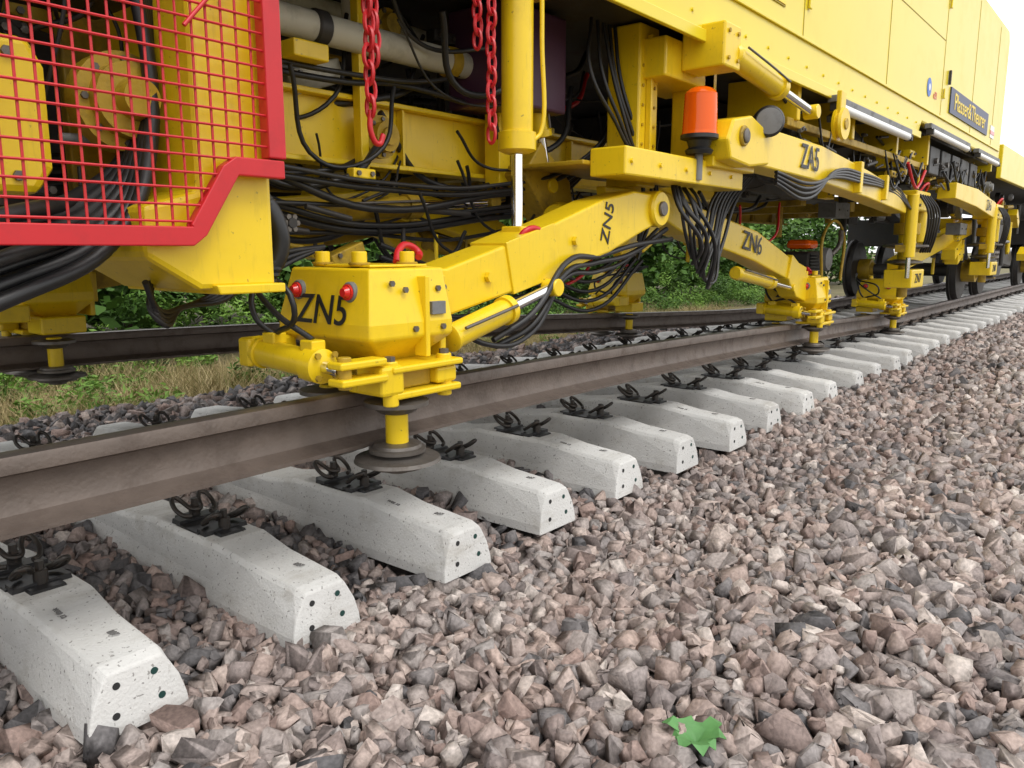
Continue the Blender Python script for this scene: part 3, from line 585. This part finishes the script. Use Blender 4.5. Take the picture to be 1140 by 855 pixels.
box('cage_inner_dark',(-.6,2.5,.0),(1.2,2.55,1.2),DRK); 
greebles(46,(.4,1.2),(2.0,2.45),(.12,1.1),.03,.10,[DRK,DRK,DRK,DRK,YELD,GRY])
for i in range(18):
    x=rr.uniform(.4,.95); y=rr.uniform(1.95,2.1); z=rr.uniform(.5,1.15)
    tube('cab_cable',[(x,y,z),(x+rr.uniform(-.1,.15),y,z-rr.uniform(.1,.3)),(x+rr.uniform(-.1,.2),y+.1,z-rr.uniform(.2,.5))],rr.choice([.005,.007,.010]),BLK)
for i in range(7):
    o=.028*i
    tube('large_hose',[(-.1,1.86+.02*(i%3),-.20+o*.8),(.35,1.85+.02*(i%2),-.18+o),(.62,1.86+.03*(i%3),-.10+o),(.86,1.9+.02*i,.02+o*.7),(.99,1.95+.02*i,.25),(1.0+.01*i,2.0,.7),(1.0+.02*i,2.05,1.15)],.018,BLK)
for i in range(4): tube('lower_hose',[(.95+.03*i,1.95+.05*i,-.08),(1.0,2.0,-.15-.01*i),(1.12,2.1,-.16),(1.3+.02*i,2.2,-.12),(1.45,2.2,-.04+.03*i)],.008,BLK)
tube('corrugated_hose',[(1.26,1.93,.16),(1.30,1.9,.08),(1.31,1.9,-.0),(1.27,1.93,-.09)],.026,BLK)
for k in range(14): 
    z=.14-.017*k; xx=1.27+.04*math.sin(math.pi*k/13); lathe('hose_ring',(xx,1.915,z),(xx,1.915,z-.008),[(0,.030),(1,.030)],BLK,16)
tube('white_cable',[(.95,1.86,.03),(1.0,1.84,-.04),(1.06,1.84,-.07),(1.12,1.86,-.06)],.004,WHT)
# --- following wagon
box('wagon_side_sill',(12.3,1.8,.92),(45,1.86,1.35),YELH,.01); box('wagon_floor',(12.3,1.87,1.0),(45,4.7,1.3),DRK)
for x in(20,30,38): box('wagon_bogie',(x,2.3,.1),(x+2.2,4.3,.6),DRK)
def bogie(x):
    for dx in(-.9,.9):
        for y in(2.52,4.05):
            lathe('wheel',(x+dx,y-.07,-.33),(x+dx,y+.07,-.33),[(0,.30),(.1,.44),(.7,.45),(.72,.49),(1,.48)],DRK,40)
            lathe('axle_box',(x+dx,y-.07,-.33),(x+dx,y-.30,-.33),[(0,.17),(.8,.17),(.82,.12),(1,.1)],YELD,20)
        cyl('axle',(x+dx,2.5,-.33),(x+dx,4.1,-.33),.09,DRK)
    prism('bogie_frame',[(x-1.5,-.15),(x-1.2,.05),(x-.4,.08),(x-.2,-.2),(x+.2,-.2),(x+.4,.08),(x+1.2,.05),(x+1.5,-.15),(x+1.4,-.3),(x+.5,-.25),(x+.3,-.45),(x-.3,-.45),(x-.5,-.25),(x-1.4,-.3)],2.12,2.26,DRK,.02)
    for dx in(-.25,0,.25): lathe('bogie_spring',(x+dx,2.2,-.25),(x+dx,2.2,.12),[(i/10,.07 if i%2 else .055) for i in range(11)],STL,16)
    box('bogie_bolster',(x-.3,2.1,.05),(x+.3,4.4,.5),DRK)
bogie(15.0); bogie(21.5); bogie(33)
greebles(60,(11.5,18),(1.95,2.5),(-.2,.9),.08,.22,[DRK,GRY,YELD,YEL,YEL])
PARENT=None
# ---------------------------------------------------------------- vegetation
def leaves(name,n,cx,size,tintb,asp=.45):
    C=cx[rng.integers(0,len(cx),n)]; off_=rng.normal(size=(n,3)); off_/=np.linalg.norm(off_,axis=1)[:,None]; off_*=(rng.random(n)**.4)[:,None]
    c=C[:,:3]+off_*C[:,3:4]*np.array([1,1,.8]); s=size*rng.uniform(.5,1.3,n)
    a=rng.normal(size=(n,3)); a[:,2]*=.6; a/=np.linalg.norm(a,axis=1)[:,None]; b=np.cross(a,rng.normal(size=(n,3))); b/=np.linalg.norm(b,axis=1)[:,None]
    V=np.stack([c-a*s[:,None],c+b*(s*asp)[:,None],c+a*s[:,None],c-b*(s*asp)[:,None]],1).reshape(-1,3)
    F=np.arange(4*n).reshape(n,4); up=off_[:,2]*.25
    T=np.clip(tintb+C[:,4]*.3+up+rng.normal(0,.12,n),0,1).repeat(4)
    return build_mass(name,V,F,T,LEAF)
def clumps(n,xr,yr_,zf,r0,r1):
    x=rng.uniform(*xr,n);y=rng.uniform(*yr_,n);return np.stack([x,y,zf(x,y,n),rng.uniform(r0,r1,n),rng.normal(0,.6,n)],1)
c1=clumps(330,(-2,24),(8.9,10.8),lambda x,y,n:-1.5+rng.random(n)*(.25+(y-8.9)*.75)*(.7+.5*np.sin(x*1.3)),.16,.40)
c1b=clumps(34,(1.5,14),(7.0,8.9),lambda x,y,n:-1.5+rng.random(n)*.12,.10,.26)
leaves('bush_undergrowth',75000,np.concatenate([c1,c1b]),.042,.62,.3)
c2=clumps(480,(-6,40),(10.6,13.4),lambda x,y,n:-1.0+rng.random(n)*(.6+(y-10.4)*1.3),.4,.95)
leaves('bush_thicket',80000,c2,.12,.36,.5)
# woodland row behind the bushes: tapered trunks, limbs, leafy crowns
TRK=mat('bark',(.06,.045,.03),.9,var=.4,vscale=10)
rt=random.Random(9); tx=-8
while tx<30:
    ty=rt.uniform(14,17); h=rt.uniform(3.5,5); e=empty('tree')
    PARENT=e; lathe('trunk',(tx,ty,-1.6),(tx+rt.uniform(-.3,.3),ty,h*.6),[(0,.17),(.3,.12),(1,.05)],TRK,10)
    for k in range(3): lathe('limb',(tx,ty,h*.1*k),(tx+rt.uniform(-1.3,1.3),ty+rt.uniform(-1,1),h*.35+.5*k),[(0,.06),(1,.02)],TRK,8)
    PARENT=None
    cc=np.array([[tx+rt.gauss(0,1.0),ty+rt.gauss(0,.8),rt.uniform(-.9,h),rt.uniform(.5,1.0),rt.gauss(0,.5)] for _ in range(26)])
    lo=leaves('crown',5200,cc,.17,.3,.6); lo.parent=e
    tx+=rt.uniform(1.7,2.6)
n=60000; gx=rng.uniform(-1,18,n);gy=6.6+3.0*rng.random(n);gz=np.where(gy<6.95,hz(gx,gy)-.02,-1.56);clg=.5+.5*np.sin(gx*2.1+gy*3)*np.sin(gx*.8-gy*1.9);gh=rng.uniform(.07,.28,n)*(.5+clg);ga=rng.uniform(0,6.28,n);gl=rng.normal(0,.6,(n,2))*gh[:,None]
b0=np.stack([gx,gy,gz],1);dd=np.stack([np.cos(ga),np.sin(ga),np.zeros(n)],1)*.006
V=np.stack([b0-dd,b0+dd,b0+np.stack([gl[:,0],gl[:,1],gh],1)],1).reshape(-1,3)
build_mass('dry_grass',V,np.arange(3*n).reshape(n,3),np.clip(rng.normal(.66,.22,n)-.25*clg,0,1).repeat(3),STRAW)
vs=[];fs=[]
for i in range(11):
    a=i*.7+.3; L=.055+.012*(i%3); d=Vector((math.cos(a),math.sin(a),.45)); s=Vector((-math.sin(a),math.cos(a),0)); c=Vector((1.50,.70,-1.085)); o=len(vs)
    for t,w,zz in((0,.003,0),(.4,.018,.012),(.75,.019,.01),(1,.002,-.012)):
        p=c+d*L*t+Vector((0,0,zz)); vs+=[p-s*w,p+Vector((0,0,-.003)),p+s*w]
    for k in range(3): fs+=[(o+3*k,o+3*k+1,o+3*k+4,o+3*k+3),(o+3*k+1,o+3*k+2,o+3*k+5,o+3*k+4)]
wd=mk('weed_plant',vs,fs,mat('weed_leaf',(.09,.24,.07),.6,var=.3,vscale=40),0,True)
# ---------------------------------------------------------------- light
W=bpy.data.worlds.new('World'); sc.world=W; W.use_nodes=True; N=W.node_tree.nodes; L=W.node_tree.links
sky=N.new('ShaderNodeTexSky'); sky.sky_type='NISHITA'; sky.sun_disc=False; sky.sun_elevation=math.radians(55); sky.dust_density=4; sky.air_density=1.2
sd=Vector((-.1,-.85,0)).normalized()
sky.sun_rotation=math.atan2(sd.x,sd.y)
hs=N.new('ShaderNodeHueSaturation'); hs.inputs['Saturation'].default_value=.25; L.new(sky.outputs[0],hs.inputs['Color'])
mx=N.new('ShaderNodeMix'); mx.data_type='RGBA'; mx.inputs[0].default_value=.7; mx.inputs[7].default_value=(15.3,15.3,15.4,1)
L.new(hs.outputs[0],mx.inputs[6]); L.new(mx.outputs[2],N['Background'].inputs[0]); N['Background'].inputs[1].default_value=.13
sl=bpy.data.lights.new('sun','SUN'); sl.energy=1.35; sl.angle=math.radians(22); sl.color=(1,.96,.9)
so=bpy.data.objects.new('sun',sl); COL.objects.link(so)
D=Vector((sd.x*math.cos(math.radians(55)),sd.y*math.cos(math.radians(55)),math.sin(math.radians(55))))
so.rotation_euler=D.to_track_quat('Z','Y').to_euler()
# ---------------------------------------------------------------- camera
cam=bpy.data.cameras.new('camera'); cam.sensor_width=36; cam.lens=27.8; cam.clip_end=1500; cam.clip_start=.05
co=bpy.data.objects.new('camera',cam); COL.objects.link(co); co.location=(0,0,0); co.rotation_euler=(math.radians(80.33),0,math.radians(39.3-90)); sc.camera=co
